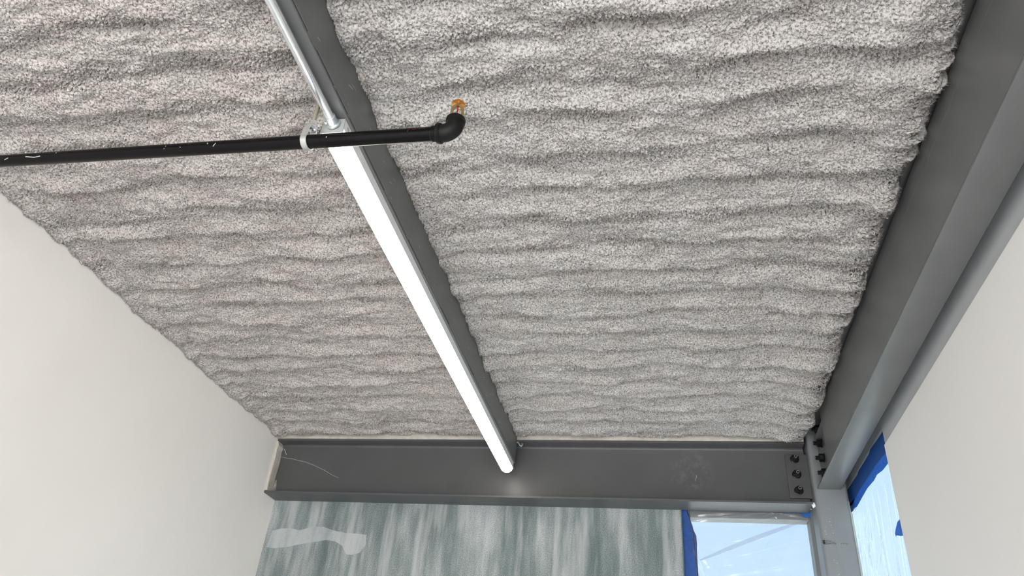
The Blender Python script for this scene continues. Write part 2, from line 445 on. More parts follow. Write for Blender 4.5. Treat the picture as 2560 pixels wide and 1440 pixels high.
# ------------------------------------------------------------------ sprayed insulation
def field(ny, nx, d, lam, seed, width=0.35, aniso=1.0):
    """band-limited random field, unit deviation; lam = wavelength, aniso stretches it along x"""
    r = np.random.default_rng(seed)
    f = np.fft.rfft2(r.standard_normal((ny, nx)))
    ky = np.fft.fftfreq(ny, d)[:, None]; kx = np.fft.rfftfreq(nx, d)[None, :] * aniso
    k = np.sqrt(kx * kx + ky * ky) + 1e-9
    f *= np.exp(-0.5 * (np.log(k * lam) / width) ** 2)
    g = np.fft.irfft2(f, s=(ny, nx)); return g / g.std()

def sstep(a, b_, x):
    t_ = np.clip((x - a) / (b_ - a), 0, 1); return t_ * t_ * (3 - 2 * t_)

D = 0.0024
def insulation(name, x0, x1, mat, label, seed, side):
    y0, y1 = -0.9, 3.462
    nx = int((x1 - x0) / D) + 1; nyf = int((y1 - y0) / D) + 1
    X, Y = np.meshgrid(np.linspace(x0, x1, nx), np.linspace(y0, y1, nyf))
    n = lambda lam, s_, **k: field(nyf, nx, D, lam, seed * 100 + s_, **k)
    warp = 0.013 * n(0.30, 1, aniso=2.2) + 0.0045 * n(0.10, 2, aniso=2.2)
    amp = np.clip(1.0 + 0.48 * n(0.17, 3, aniso=2.2), 0.15, 2.1)
    ph = 2 * np.pi * (Y + warp - 1.433) / 0.1385
    ridge = np.cos(ph) + 0.16 * np.sin(2 * ph)
    fade = (0.25 + 0.75 * sstep(0.0, .13, X - x0)) if side == 'left' else (0.45 + 0.55 * sstep(0.0, .12, X - x0))
    T = 0.047 + 0.0076 * amp * fade * ridge + 0.0045 * n(0.24, 4, aniso=2.0) + 0.0024 * n(0.055, 5, aniso=2.2)
    bill = lambda g_: np.abs(g_) - 0.8
    lee = sstep(-.45, .85, np.sin(ph - 0.45)) * np.clip(amp, .3, 1.5)      # the lee side of each ridge is looser and more pitted
    rough = 0.75 + 0.35 * lee
    T += rough * (0.0016 * bill(n(0.024, 6, aniso=1.5)) + 0.0015 * bill(n(0.0112, 7, aniso=1.3)) + 0.0011 * n(0.0070, 8, aniso=1.15) + 0.0009 * n(0.0052, 9, width=0.2))
    pit = n(0.0105, 20, width=0.4, aniso=1.2)
    T -= (0.0050 + 0.0032 * lee) * np.clip(pit - (0.62 - 0.72 * lee), 0, 1.5)
    lat = 0.0011
    DX = lat * n(0.011, 10); DY = lat * n(0.011, 11)
    if side == 'left':
        e = X - x0
        T += 0.012 * np.exp(-((e - .030) / .024) ** 2) - 0.011 * np.exp(-((e - .078) / .018) ** 2) + 0.006 * np.exp(-(e / .02) ** 2)
        T += 0.012 * sstep(.10, 0, x1 - X)
    else:
        T += 0.030 * sstep(.26, .05, x1 - X) * (0.8 + 0.25 * n(0.2, 12))
        T += 0.010 * sstep(.08, 0, X - x0) * (0.6 + 0.5 * n(0.12, 13)) - 0.006 * np.exp(-((X - x0 - .09) / .03) ** 2)
        # ragged free edge by the right beam: squeeze the sheet to an uneven border and roll it up to the deck
        g1 = 0.006 * n(0.05, 14)[:, -1] + 0.006 * n(0.016, 15)[:, -1] + 0.0045 * n(0.0085, 16)[:, -1] + 0.008 * n(0.3, 17)[:, -1]
        s_ = sstep(x1 - 0.10, x1, X); DX = DX + s_ * g1[:, None]
        T *= np.sqrt(np.clip((x1 - X) / 0.028, 0, 1)) * 0.999 + 0.001
    # far edge rolls up above the beige strip
    g2 = 0.003 * n(0.05, 18)[-1] + 0.003 * n(0.012, 19)[-1]
    s_ = sstep(y1 - 0.07, y1, Y); DY = DY + s_ * (g2[None, :] - 0.008)
    T += 0.006 * sstep(.12, .03, y1 - Y)
    T *= np.sqrt(np.clip((y1 - Y) / 0.016, 0, 1)) * 0.999 + 0.001
    rows = np.concatenate([np.arange(0, int((0.72 - y0) / D), 5), np.arange(int((0.72 - y0) / D), nyf)])
    rows[-1] = nyf - 1
    X, Y, T, DX, DY = (A[rows] for A in (X, Y, T, DX, DY))
    edge = np.ones_like(X); edge[:, 0] = 0
    if side == 'left': edge[:, -1] = 0
    P = np.stack([X + DX * edge, Y + DY, ZD + H - np.maximum(T, 0.0005)], -1).astype(np.float32)
    P[:, :, 0] = np.clip(P[:, :, 0], x0, x1 + (.05 if side == 'right' else 0))
    if side == 'right': P[:, :, 0] = np.minimum(P[:, :, 0], np.where(P[:, :, 1] > 3.15, .668, .6835))
    ny = P.shape[0]
    idx = np.arange(ny * nx, dtype=np.int32).reshape(ny, nx)
    # faces look down
    Q = np.stack([idx[:-1, :-1], idx[1:, :-1], idx[1:, 1:], idx[:-1, 1:]], -1).reshape(-1, 4)
    V = P.reshape(-1, 3)
    # loose fibres: slim triangles standing off the surface, denser along the free edges
    r = np.random.default_rng(seed + 5)
    def fibres(ii, jj, dirs, ln, wd):
        p = P[ii, jj]; m_ = len(ii)
        dv = dirs + r.normal(0, .55, (m_, 3)); dv /= np.linalg.norm(dv, axis=1)[:, None]
        sv = np.cross(dv, r.normal(0, 1, (m_, 3))); sv /= np.linalg.norm(sv, axis=1)[:, None]
        L_ = (ln * r.uniform(.4, 1.3, m_))[:, None]
        a_ = p - dv * .002 + sv * wd; b_ = p - dv * .002 - sv * wd
        k_ = p + dv * L_ + np.array([0, 0, -.15]) * L_ + r.normal(0, .0012, (m_, 3))
        return np.stack([a_, b_, k_], 1).reshape(-1, 3)
    fy0 = int(np.searchsorted(Y[:, 0], .75))
    m1 = 46000
    ii = r.integers(fy0, ny - 12, m1); jj = r.integers(2, nx - 6, m1)
    F = [fibres(ii, jj, np.array([0, 0, -1.0]), .0050, .00045)]
    if side == 'right':
        m2 = 26000
        ii = r.integers(fy0, ny - 8, m2); jj = nx - 1 - (r.exponential(6, m2).astype(int) % 26)
        F.append(fibres(ii, jj, np.array([1.0, 0, -.35]), .0065, .00035))
        m3 = 9000
        ii = r.integers(fy0, ny - 8, m3); jj = (r.exponential(3, m3).astype(int) % 10)
        F.append(fibres(ii, jj, np.array([0.2, 0, -1]), .006, .0007))
    else:
        m3 = 9000
        ii = r.integers(fy0, ny - 8, m3); jj = (r.exponential(3, m3).astype(int) % 10)
        F.append(fibres(ii, jj, np.array([0.3, 0, -1]), .006, .0007))
    m4 = 7000
    ii = ny - 1 - (r.exponential(4, m4).astype(int) % 12); jj = r.integers(2, nx - 4, m4)
    F.append(fibres(ii, jj, np.array([0, .6, -.8]), .007, .0007))
    F = np.concatenate(F).astype(np.float32); nf = len(F) // 3
    if side == 'right': F[:, 0] = np.minimum(F[:, 0], np.where(F[:, 1] > 3.15, .668, .6835))
    F[:, 0] = np.maximum(F[:, 0], x0 + .0004)
    if side == 'left': F[:, 0] = np.minimum(F[:, 0], x1 - .0005)
    F[:, 1] = np.minimum(F[:, 1], 3.461)
    allv = np.concatenate([V, F]); nv = len(V)
    tri = (np.arange(nf * 3, dtype=np.int32) + nv)
    me = bpy.data.meshes.new(name)
    me.vertices.add(len(allv)); me.vertices.foreach_set('co', allv.ravel())
    nl = Q.size + tri.size
    me.loops.add(nl); me.loops.foreach_set('vertex_index', np.concatenate([Q.ravel(), tri]).astype(np.int32))
    me.polygons.add(len(Q) + nf)
    me.polygons.foreach_set('loop_start', np.concatenate([np.arange(len(Q)) * 4, Q.size + np.arange(nf) * 3]).astype(np.int32))
    me.polygons.foreach_set('use_smooth', np.ones(len(Q) + nf, dtype=bool))
    me.materials.append(M[mat]); me.update(calc_edges=True)
    o = bpy.data.objects.new(name, me); COL.objects.link(o)
    return props(o, label, 'insulation', None, 'stuff')

insulation('sprayed_insulation', XL, -.764, 'foam_left', 'rough grey sprayed insulation on the ceiling between white wall and lit strip light', 11, 'left')
insulation('sprayed_insulation', -.7116, .664, 'foam_right', 'rough grey sprayed insulation on the wider bay with the brass sprinkler below', 23, 'right')

# ------------------------------------------------------------------ bolts
def make_bolt(parent, p, axis, stub=.020):
    """hex nut on a washer, threaded end standing out along axis"""
    ax = Vector(axis).normalized(); u, v = frame(ax)
    bm = NB(); rings = []
    a0 = random.uniform(0, 1)
    for h, rr in ((0.004, .0165), (0.0055, .0185), (0.0205, .0185), (0.0225, .0160)):
        rings.append([bm.verts.new(ax * h + (u * math.cos(a0 + k * math.pi / 3) + v * math.sin(a0 + k * math.pi / 3)) * rr) for k in range(6)])
    for A, B in zip(rings, rings[1:]):
        for k in range(6): bm.faces.new((A[k], A[(k + 1) % 6], B[(k + 1) % 6], B[k]))
    bm.faces.new(rings[0][::-1]); bm.faces.new(rings[-1])
    o = obj('bolt', bm, 'bolt_black', parent, at=p)
    bm = NB(); lathe(bm, [(.0205, 0.0), (.0205, .0035), (.0195, .0042)], (0, 0, 0), ax, 28); obj('washer', bm, 'bolt_black', o, True, at=p)
    bm = NB()
    prof = [(.0092, .022)]
    hh = .023
    while hh < .022 + stub - .003:
        prof += [(.0096, hh), (.0086, hh + .0012)]; hh += .0024
    prof += [(.0092, .022 + stub - .0015), (.0080, .022 + stub)]
    lathe(bm, prof, (0, 0, 0), ax, 20)
    obj('threaded_end', bm, 'bolt_black', o, False, at=p)
    bm = NB(); lathe(bm, [(.0078, 0), (.0078, .0006), (.0040, .0007), (.0034, -.0004), (0, -.0004)], ax * (.022 + stub), ax, 18)
    obj('bolt_tip', bm, 'bolt_end', o, False, at=p)['label'] = 'worn bare metal bolt tip'
    return o

# ------------------------------------------------------------------ back beam (wide flange)
bb = thing('steel_beam', 'dark grey steel beam across the back wall with a three bolt plate at one end', 'beam', (-.69, 3.533, 1.112), 'grey steel roof beams', 'thing')
yc, hw, zb, zt, ft, wt_, rf = 3.533, .0665, 1.114, 1.406, .0085, .0035, .012
def fil(cy, cz, a0, a1, n=5):
    return [(cy + rf * math.cos(math.radians(a0 + (a1 - a0) * k / n)), cz + rf * math.sin(math.radians(a0 + (a1 - a0) * k / n))) for k in range(n + 1)]
b0, t0 = zb + ft, zt - ft
prof = [(yc - hw, zb), (yc + hw, zb), (yc + hw, b0)]
prof += fil(yc + wt_ + rf, b0 + rf, 270, 180) + fil(yc + wt_ + rf, t0 - rf, 180, 90)
prof += [(yc + hw, t0), (yc + hw, zt), (yc - hw, zt), (yc - hw, t0)]
prof += fil(yc - wt_ - rf, t0 - rf, 90, 0) + fil(yc - wt_ - rf, b0 + rf, 0, -90) + [(yc - hw, b0)]
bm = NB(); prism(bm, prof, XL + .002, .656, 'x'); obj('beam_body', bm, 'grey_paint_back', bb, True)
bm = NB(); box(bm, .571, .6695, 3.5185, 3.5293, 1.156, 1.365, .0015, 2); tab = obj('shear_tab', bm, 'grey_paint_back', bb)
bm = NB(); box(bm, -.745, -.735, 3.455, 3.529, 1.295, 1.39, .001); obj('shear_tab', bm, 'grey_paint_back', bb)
for z_ in (1.341, 1.266, 1.190): make_bolt(bb, (.613, 3.5185, z_), (0, -1, 0))
# chalk line and scuffs on the web
web = lambda a, b_, l: (a, yc - wt_ - l, b_)
bm = NB()
stroke(bm, [(-2.022, 1.331), (-2.0, 1.326), (-1.978, 1.321), (-1.95, 1.319), (-1.924, 1.313), (-1.87, 1.302), (-1.814, 1.284), (-1.751, 1.258), (-1.702, 1.234), (-1.662, 1.218)], .0024, web)
obj('chalk_line', bm, 'chalk', bb)['label'] = 'curved white chalk scratch on the beam web'
bm = NB()
stroke(bm, [(-2.014, 1.374), (-2.006, 1.366), (-1.997, 1.350), (-1.989, 1.339)], .004, web)
for q in ((-2.019, 1.20), (-2.016, 1.187), (-2.012, 1.20), (-2.008, 1.18)):
    stroke(bm, [(q[0], q[1] - .05), (q[0] + .004, q[1] - .02), (q[0] + .002, q[1])], .0035, web)
stroke(bm, [(.156, 1.262), (.160, 1.255), (.158, 1.248), (.154, 1.243), (.155, 1.232)], .0022, web)
o = obj('scratch_marks', bm, 'chalk', bb); o['kind'] = 'stuff'
bm = NB()
r = random.Random(3)
flg = lambda a, b_, l: (a, b_, zb - l)
for k in range(46):
    x_ = r.uniform(-1.9, .64); y_ = r.choice([3.470, 3.473, r.uniform(3.475, 3.56)]); L_ = r.uniform(.006, .05)
    stroke(bm, [(x_, y_), (x_ + L_ * .5, y_ + r.uniform(-.002, .002)), (x_ + L_, y_ + r.uniform(-.003, .003))], r.uniform(.0015, .004), flg, .0004)
o = obj('scuff_marks', bm, 'grey_paint_scuff', bb); o['kind'] = 'stuff'
bm = NB(); bmesh.ops.create_icosphere(bm, subdivisions=2, radius=1.0)
for v in bm.verts: v.co = Vector((.661 + v.co.x * .008, 3.478 + v.co.y * .008, 1.112 + v.co.z * .013)) + Vector((0, 0, .003 * math.sin(v.co.x * 4)))
obj('caulk_dab', bm, 'caulk_white', bb, True)['label'] = 'small white dab at the beam end'

# ------------------------------------------------------------------ centre beam, cover plate stitched along its lower edge
cb = thing('steel_beam', 'dark grey steel beam running along the ceiling directly above the lit strip light', 'beam', (-.739, 1.4, 1.28), 'grey steel roof beams', 'thing')
bm = NB(); prism(bm, rrect(-.764, -.7135, 1.2805, 1.2905, .0035, 3), -3.5, 3.452, 'y'); obj('bottom_flange', bm, 'grey_paint', cb, True)
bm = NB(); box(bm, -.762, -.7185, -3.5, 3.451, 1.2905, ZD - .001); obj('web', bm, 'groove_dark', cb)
bm = NB(); box(bm, -.7178, -.7125, -3.5, 3.452, 1.2930, ZD - .001, .0008); obj('cover_plate', bm, 'grey_paint', cb)
for y_, L_ in ((.905, .05), (1.055, .012), (1.145, .012), (1.42, .05), (1.62, .02), (1.80, .22), (2.13, .30), (2.52, .40), (3.0, .44)):
    bm = NB(); prism(bm, rrect(-.7165, -.7125, 1.2895, 1.2940, .0015, 2), y_, y_ + L_, 'y'); obj('weld_bead', bm, 'grey_paint', cb, True)
bm = NB(); r = random.Random(8)
cvp = lambda a, b_, l: (-.7125 + l, a, b_)
for k in range(60):
    y_ = r.uniform(.9, 3.3); z_ = r.uniform(1.30, 1.42); L_ = r.uniform(.004, .028); sl = r.uniform(-.25, .5)
    stroke(bm, [(y_, z_), (y_ + L_ * .5, z_ + L_ * .5 * sl), (y_ + L_, z_ + L_ * sl)], r.uniform(.0008, .0022), cvp, .0004)
o = obj('scuff_marks', bm, 'grey_band', cb); o['kind'] = 'stuff'
bm = NB(); tube(bm, [(-.7115, 3.447, 1.386), (-.706, 3.447, 1.388), (-.700, 3.447, 1.381), (-.694, 3.447, 1.371), (-.688, 3.448, 1.368), (-.684, 3.449, 1.375), (-.686, 3.450, 1.384)], .0038, 10)
obj('wire_hook', bm, 'zinc_dull', cb, True)['label'] = 'small bent wire hook at the far beam end'

# ------------------------------------------------------------------ right beam
rb = thing('steel_beam', 'grey steel beam beside the right wall ending on the column with side bolts', 'beam', (.735, 1.6, 1.18), 'grey steel roof beams', 'thing')
bm = NB(); prism(bm, rrect(.685, .785, 1.1812, 1.1892, .002, 2), -3.5, 3.4665, 'y'); obj('bottom_flange', bm, 'grey_paint', rb, True)
bm = NB(); box(bm, .685, .785, -3.5, 3.40, 1.378, 1.386, .001); obj('top_flange', bm, 'grey_paint', rb)
bm = NB(); box(bm, .7325, .7385, -3.5, 3.40, 1.189, 1.378); obj('web', bm, 'grey_paint', rb)
bm = NB(); box(bm, .6852, .6905, -3.5, 3.176, 1.1895, 1.44, .0008); obj('cover_plate', bm, 'grey_paint', rb)
bm = NB(); box(bm, .690, .732, -3.4, 3.172, 1.36, 1.375); obj('backing_bar', bm, 'groove_dark', rb)
bm = NB(); box(bm, .7135, .7245, 3.285, 3.4665, 1.19, 1.43, .001); obj('shear_tab', bm, 'grey_paint', rb)
for z_ in (1.43, 1.362, 1.293, 1.224): make_bolt(rb, (.7135, 3.362, z_ - .003), (-1, 0, 0), .016)
bm = NB()
for (x_, y_, L_) in ((.70, 2.62, .05), (.715, 2.9, .03), (.705, 3.2, .02), (.75, 2.3, .02), (.73, 1.75, .012), (.76, 3.3, .016)):
    stroke(bm, [(x_, y_), (x_ + L_ * .5, y_ + .001), (x_ + L_, y_ - .002)], .0016, lambda a, b_, l: (a, b_, 1.1812 - l), .0004)
o = obj('scuff_marks', bm, 'grey_paint_scuff', rb); o['kind'] = 'stuff'

# ------------------------------------------------------------------ column
cl = thing('steel_column', 'grey square steel tube column with rounded corners between the two plastic covered windows', 'column', (.74, 3.534, 0 - H), None, 'thing')
bm = NB(); prism(bm, rrect(.670, .8145, 3.467, 3.600, .017, 6), -H + .012, ZD - .001, 'z'); obj('tube', bm, 'grey_paint_column', cl, True)
bm = NB(); box(bm, .63, .855, 3.43, 3.598, -H, -H + .012, .002); obj('base_plate', bm, 'grey_paint_column', cl)
bm = NB(); prism(bm, [(.727, 3.4672), (.731, 3.4655), (.741, 3.4655), (.745, 3.4672)], -1.4, 1.10, 'z'); obj('weld_seam', bm, 'grey_paint_column', cl, True)
bm = NB(); prism(bm, rrect(.8050, .8115, 3.4665, 3.476, .003, 3), -1.4, 1.13, 'z'); obj('sealant_bead', bm, 'caulk_pale', cl, True)['label'] = 'pale sealant line down the column edge'
colf = lambda a, b_, l: (.684 + a / 1000.0, 3.467 - l, .946 + b_ / 1000.0)
bm = NB()
for pts, w in (([(-10, 6), (-4, 7), (0, 8)], 6), ([(-10, 1), (-4, 0), (0, 0)], 7), ([(-9, -5), (-4, -6), (0, -6)], 5),
               ([(0, 8), (10, 8), (20, 7), (29, 5)], 1.5), ([(0, -7), (8, -7), (16, -6), (24, -5)], 1.7),
               ([(3, 6), (4, -2), (2, -6)], 1.3), ([(8, 6), (5, 1), (10, -5)], 1.3), ([(10, 4), (14, 4), (12, 0), (16, -3), (11, -5)], 1.3),
               ([(17, 4), (21, 3), (18, 0), (23, -3), (18, -5)], 1.3), ([(26, 2), (25, -3), (29, -5), (31, -1), (27, 2)], 1.3),
               ([(33, 2), (32, -1), (36, -2), (37, 2), (33, 3), (34, -6), (39, -6), (38, -2)], 1.3),
               ([(40, 0), (46, -7)], 1.2), ([(46, 0), (40, -7)], 1.2), ([(56, 0), (51, 2), (48, -2), (51, -7), (56, -6)], 1.4),
               ([(63, -4), (66, -3), (67, -5)], 1.8), ([(71, -2), (74, -2), (73, -6)], 1.6), ([(76, -2), (82, -3), (88, -4), (95, -4)], 1.2), ([(84, -8), (86, -8)], 1.6)):
    stroke(bm, pts, w, colf)
obj('marker_writing', bm, 'black_ink', cl, recalc=False)['label'] = 'smeared black marker writing across the column'
bm = NB(); r = random.Random(5)
for k in range(26):
    a = r.uniform(4, 60); b_ = r.choice([r.uniform(20, 190), r.uniform(-150, 120)])
    stroke(bm, [(a, b_), (a + r.uniform(1, 3), b_ + r.uniform(-2, 2))], r.uniform(.8, 2.2), colf, .0004)
o = obj('paint_flecks', bm, 'caulk_white', cl); o['kind'] = 'stuff'

# ------------------------------------------------------------------ strip light
sl = thing('strip_light', 'long lit strip light with frosted lens under the center beam', 'light', (-.745, 2.3, 1.28))
FX, FY0, FY1 = -.745, 1.149, 3.440
bm = NB(); prism(bm, [(FX - .0255, 1.2803), (FX + .0255, 1.2803), (FX + .0275, 1.2480), (FX - .0290, 1.2480)], FY0 + .0012, FY1, 'y'); obj('housing', bm, 'white_enamel', sl)
bm = NB(); prism(bm, [(FX - .0265, 1.2803), (FX + .0262, 1.2803), (FX + .0285, 1.236), (FX - .0300, 1.236)], FY0 - .0012, FY0 + .0012, 'y'); ep = obj('end_plate', bm, 'grey_enamel', sl)
bm = NB(); lathe(bm, [(.0060, 0), (.0060, .0008), (.0046, .0010), (.0042, .0002), (0, .0002)], (FX + .0268, FY0 + .022, 1.266), (1, 0, .06), 18); obj('knockout', bm, 'zinc_dull', sl, True)
# lens: U section with rounded far end
prof = [(-.0285, 0)] + [(-.0285 * math.cos(math.radians(a)), -.006 - .021 * math.sin(math.radians(a))) for a in range(0, 181, 12)] + [(.0275, 0)]
bm = NB(); rings = []
secs = [(FY0 + .0014, 1.0)] + [(FY0 + .01, 1.0), (FY1 - .028, 1.0)] + [(FY1 - .028 + .028 * math.sin(math.radians(a)), math.cos(math.radians(a))) for a in (15, 30, 45, 60, 72, 82)]
for y_, s_ in secs:
    rings.append([bm.verts.new((FX + p[0] * max(s_, .12), y_, 1.2478 + p[1] * (0.35 + .65 * s_))) for p in prof])
for A, B in zip(rings, rings[1:]):
    for k in range(len(prof) - 1): bm.faces.new((A[k], A[k + 1], B[k + 1], B[k]))
bm.faces.new(rings[0]); bm.faces.new(rings[-1])
obj('lens', bm, 'lens', sl, 'all')['label'] = 'glowing frosted lens'

# ------------------------------------------------------------------ conduit
cd = thing('electrical_conduit', 'shiny galvanized conduit running into the near end of the strip light', 'conduit', (-.744, .5, 1.262))
CX_, CZ_ = -.7445, 1.2620
bm = NB(); tube(bm, [(CX_, y_, CZ_) for y_ in (-3.5, -1, 0, .4, .8, 1.0, 1.1225)], .0106, 28); obj('tube', bm, 'zinc', cd, True)
bm = NB(); lathe(bm, [(.0112, 0), (.0132, .001), (.0132, .020), (.0150, .022), (.0172, .0225), (.0172, .0262), (.0150, .0275)], (CX_, 1.1195, CZ_), (0, 1, 0), 28)
cn = obj('connector', bm, 'zinc_cast', cd, True)
for dz, dx in ((.004, -.0125), (-.005, -.0122)):
    bm = NB(); lathe(bm, [(.0034, 0), (.0034, .005), (.0026, .006), (0, .006)], (CX_ + dx, 1.130 if dz > 0 else 1.136, CZ_ + dz), (-.9, -.3, -.2), 12); obj('set_screw', bm, 'zinc', cn, True)

# ------------------------------------------------------------------ sprinkler line
A = Vector((-.5933, 1.0982, 1.1558)); Bp = Vector((-1.7088, 1.1731, 1.2547))
dp = (A - Bp).normalized()
def pipe_at(x): return A + dp * ((x - A.x) / dp.x)
E = pipe_at(-.4162)                       # elbow corner
sp_ = thing('sprinkler_pipe', 'black sprinkler pipe crossing below the ceiling with an elbow and brass head', 'pipe', tuple(A))
bm = NB(); tube(bm, [pipe_at(XL + .001), pipe_at(-1.4), pipe_at(-.9), pipe_at(-.4555)], .0160, 32); obj('pipe', bm, 'pipe_black', sp_, True)
bm = NB()
rad = .026
pts = [E - dp * .034, E - dp * rad]
upz = Vector((0, 0, 1.0))
C0 = E - dp * rad + upz * rad
for a in range(10, 91, 10):
    aa = math.radians(a); pts.append(C0 + dp * rad * math.sin(aa) - upz * rad * math.cos(aa))
pts += [E + upz * .034]
tube(bm, pts, .0198, 28); el = obj('elbow', bm, 'cast_black', sp_, True)
bm = NB(); lathe(bm, [(.0170, 0), (.0215, .0012), (.0228, .004), (.0228, .010), (.0205, .0125)], E - dp * .0395, dp, 32); obj('collar', bm, 'cast_black', el, True)
bm = NB(); lathe(bm, [(.0185, 0), (.0215, .002), (.0218, .009), (.0200, .0115), (.012, .0118)], E + upz * .0285, upz, 32); obj('collar', bm, 'cast_black', el, True)
bm = NB()
for k in range(3): lathe(bm, [(.0168, 0), (.0176, .0008), (.0176, .0016), (.0168, .0024)], E - dp * (.043 + k * .0034), dp, 28)
obj('pipe_thread', bm, 'bolt_black', sp_, True)
# upright head: body, frame arms, bulb, toothed deflector
hb = E + upz * .0405; HS = 1.16; uph = upz * HS
bm = NB(); lathe(bm, [(.0120, 0), (.0124, .008), (.0105, .0118), (.0085, .0125), (.004, .0128)], hb, upz, 6)
for s_ in (-1, 1):
    ang = Vector((.93, .36, 0)).normalized() * s_
    tube(bm, [hb + ang * r_ + uph * h_ for r_, h_ in ((.0095, .004), (.0112, .010), (.0118, .018), (.0112, .025), (.0075, .032), (.0020, .0365))], .0026, 10, flat=(.0085, .0062, ang.cross(upz)))
lathe(bm, [(.0046, .0355 * HS), (.0040, .041 * HS), (.0025, .0435 * HS)], hb, upz, 16)
hd = obj('sprinkler_head', bm, 'brass', sp_, True)
bm = NB(); lathe(bm, [(0, .0108), (.0012, .012), (.0017, .017), (.0017, .026), (.0013, .033), (.0010, .0355 * HS), (0, .0357 * HS)], hb, upz, 14); obj('glass_bulb', bm, 'red_bulb', hd, True)
bm = NB(); n = 36
top = hb + uph * .0425
u_, v_ = frame(upz)
R1, R2 = [], []
cen = bm.verts.new(top); cen2 = bm.verts.new(top + upz * .0012)
for k in range(n):
    a = 2 * math.pi * k / n; rr = .0168 if k % 2 else .0138; dz = -.0035 if k % 2 else -.0028
    q = top + (u_ * math.cos(a) + v_ * math.sin(a)) * rr + upz * dz
    R1.append(bm.verts.new(q)); R2.append(bm.verts.new(q + upz * .0010))
I1 = [bm.verts.new(top + (u_ * math.cos(2 * math.pi * k / n) + v_ * math.sin(2 * math.pi * k / n)) * .008) for k in range(n)]
for k in range(n):
    j = (k + 1) % n
    bm.faces.new((cen, I1[k], I1[j])); bm.faces.new((I1[k], R1[k], R1[j], I1[j])); bm.faces.new((R1[k], R2[k], R2[j], R1[j])); bm.faces.new((cen2, R2[j], R2[k]))
obj('deflector', bm, 'copper', hd)['label'] = 'toothed copper deflector disc'
# red crayon and paint flecks on the pipe
un = dp.cross(Vector((0, 0, 1))).normalized()          # horizontal, towards the camera side or away
if un.y > 0: un = -un
vn = dp.cross(un).normalized()
if vn.z < 0: vn = -vn
def pipef(a, b_, l):                                   # a along the pipe (m from elbow), b_ angle from the camera side upwards (deg)
    c = E - dp * a; t_ = math.radians(b_); return c + (un * math.cos(t_) + vn * math.sin(t_)) * (.0160 + l)
def pstroke(bm, pts, w): stroke(bm, [(p[0], p[1]) for p in pts], w, pipef, .0003)
def pst(bm, pts, wd):
    # ink lines given as short segments with width in metres
    for (a0, b0_), (a1, b1_) in zip(pts, pts[1:]):
        p0, p1 = pipef(a0, b0_, .0003), pipef(a1, b1_, .0003)
        d = (p1 - p0); nrm = (p0 - (E - dp * a0)).normalized(); s_ = d.cross(nrm).normalized() * wd / 2
        vs = [bm.verts.new(q) for q in (p0 + s_, p1 + s_, p1 - s_, p0 - s_)]; bm.faces.new(vs)
bm = NB()
pst(bm, [(.1030, -18), (.1015, 0), (.0985, 12), (.0950, 18)], .0013)
pst(bm, [(.0915, 22), (.0930, 10), (.0905, 4), (.0870, 4), (.0840, 8), (.0845, 18), (.0870, 24)], .0013)
pst(bm, [(.0745, 6), (.0710, 10), (.0670, 14), (.0640, 10), (.0615, 4)], .0016)
pst(bm, [(.0685, 26), (.0672, 14)], .0014)
obj('crayon_mark', bm, 'red_ink', sp_, recalc=False)['label'] = 'faint red crayon marks near the elbow'
bm = NB()
for a, b_, c_, d_ in ((.60, -5, .604, -25), (.603, -18, .606, -35), (.745, 0, .749, -30), (.70, -22, .702, -24), (.625, 4, .622, -10), (.30, -14, .303, -18), (1.09, 10, 1.09, -5), (1.14, -22, 1.16, -30), (1.16, -30, 1.19, -18), (1.25, -20, 1.262, -36)):
    pst(bm, [(a, b_), (c_, d_)], .0026)
o = obj('paint_flecks', bm, 'zinc_dull', sp_, recalc=False); o['kind'] = 'stuff'

# ------------------------------------------------------------------ hanger
hx = -.775
hc = pipe_at(hx)
hg = thing('pipe_hanger', 'galvanized swivel ring hanger holding the black pipe by a threaded rod', 'hanger', tuple(hc))
rtop = hc + Vector((.006, -.004, .052))
bm = NB(); pts = []
# pear-shaped strap in the plane across the pipe
for a in range(-62, 243, 12):
    t_ = math.radians(a - 180); pts.append(hc + un * (.0185 * math.cos(math.radians(a + 0))) + upz * (-.0185 * math.sin(math.radians(a))))
pts = [hc + un * (.0185 * math.cos(math.radians(a))) + upz * (.0185 * math.sin(math.radians(a))) for a in range(150, 391, 12)]
pts = [hc - un * .0085 + upz * .051, hc - un * .0125 + upz * .041, hc - un * .0170 + upz * .026] + pts[1:-1] + [hc + un * .0170 + upz * .026, hc + un * .0125 + upz * .041, hc + un * .0085 + upz * .051]
tube(bm, pts, 0, flat=(.0150, .0024, dp))
tube(bm, [hc - un * .0095 + upz * .0515, hc + un * .0095 + upz * .0515], 0, flat=(.0150, .0024, dp))
obj('strap', bm, 'zinc_dull', hg, 'edge')
bm = NB(); lathe(bm, [(.0066, 0), (.0088, .001), (.0098, .004), (.0098, .012), (.0084, .0145), (.006, .015)], hc + upz * .038, upz, 24); obj('swivel_nut', bm, 'zinc', hg, True)
bm = NB(); lathe(bm, [(.0075, 0), (.0075, .013), (.0055, .015)], hc + upz * .053, upz, 6); obj('coupling', bm, 'zinc_dull', hg)
bm = NB(); prof = []
hh = .062
ztop = ZD - .002 - hc.z
while hh < ztop - .001: prof += [(.0052, hh), (.0046, hh + .0009)]; hh += .0018
lathe(bm, prof, hc, upz, 14); obj('threaded_rod', bm, 'rod_steel', hg)

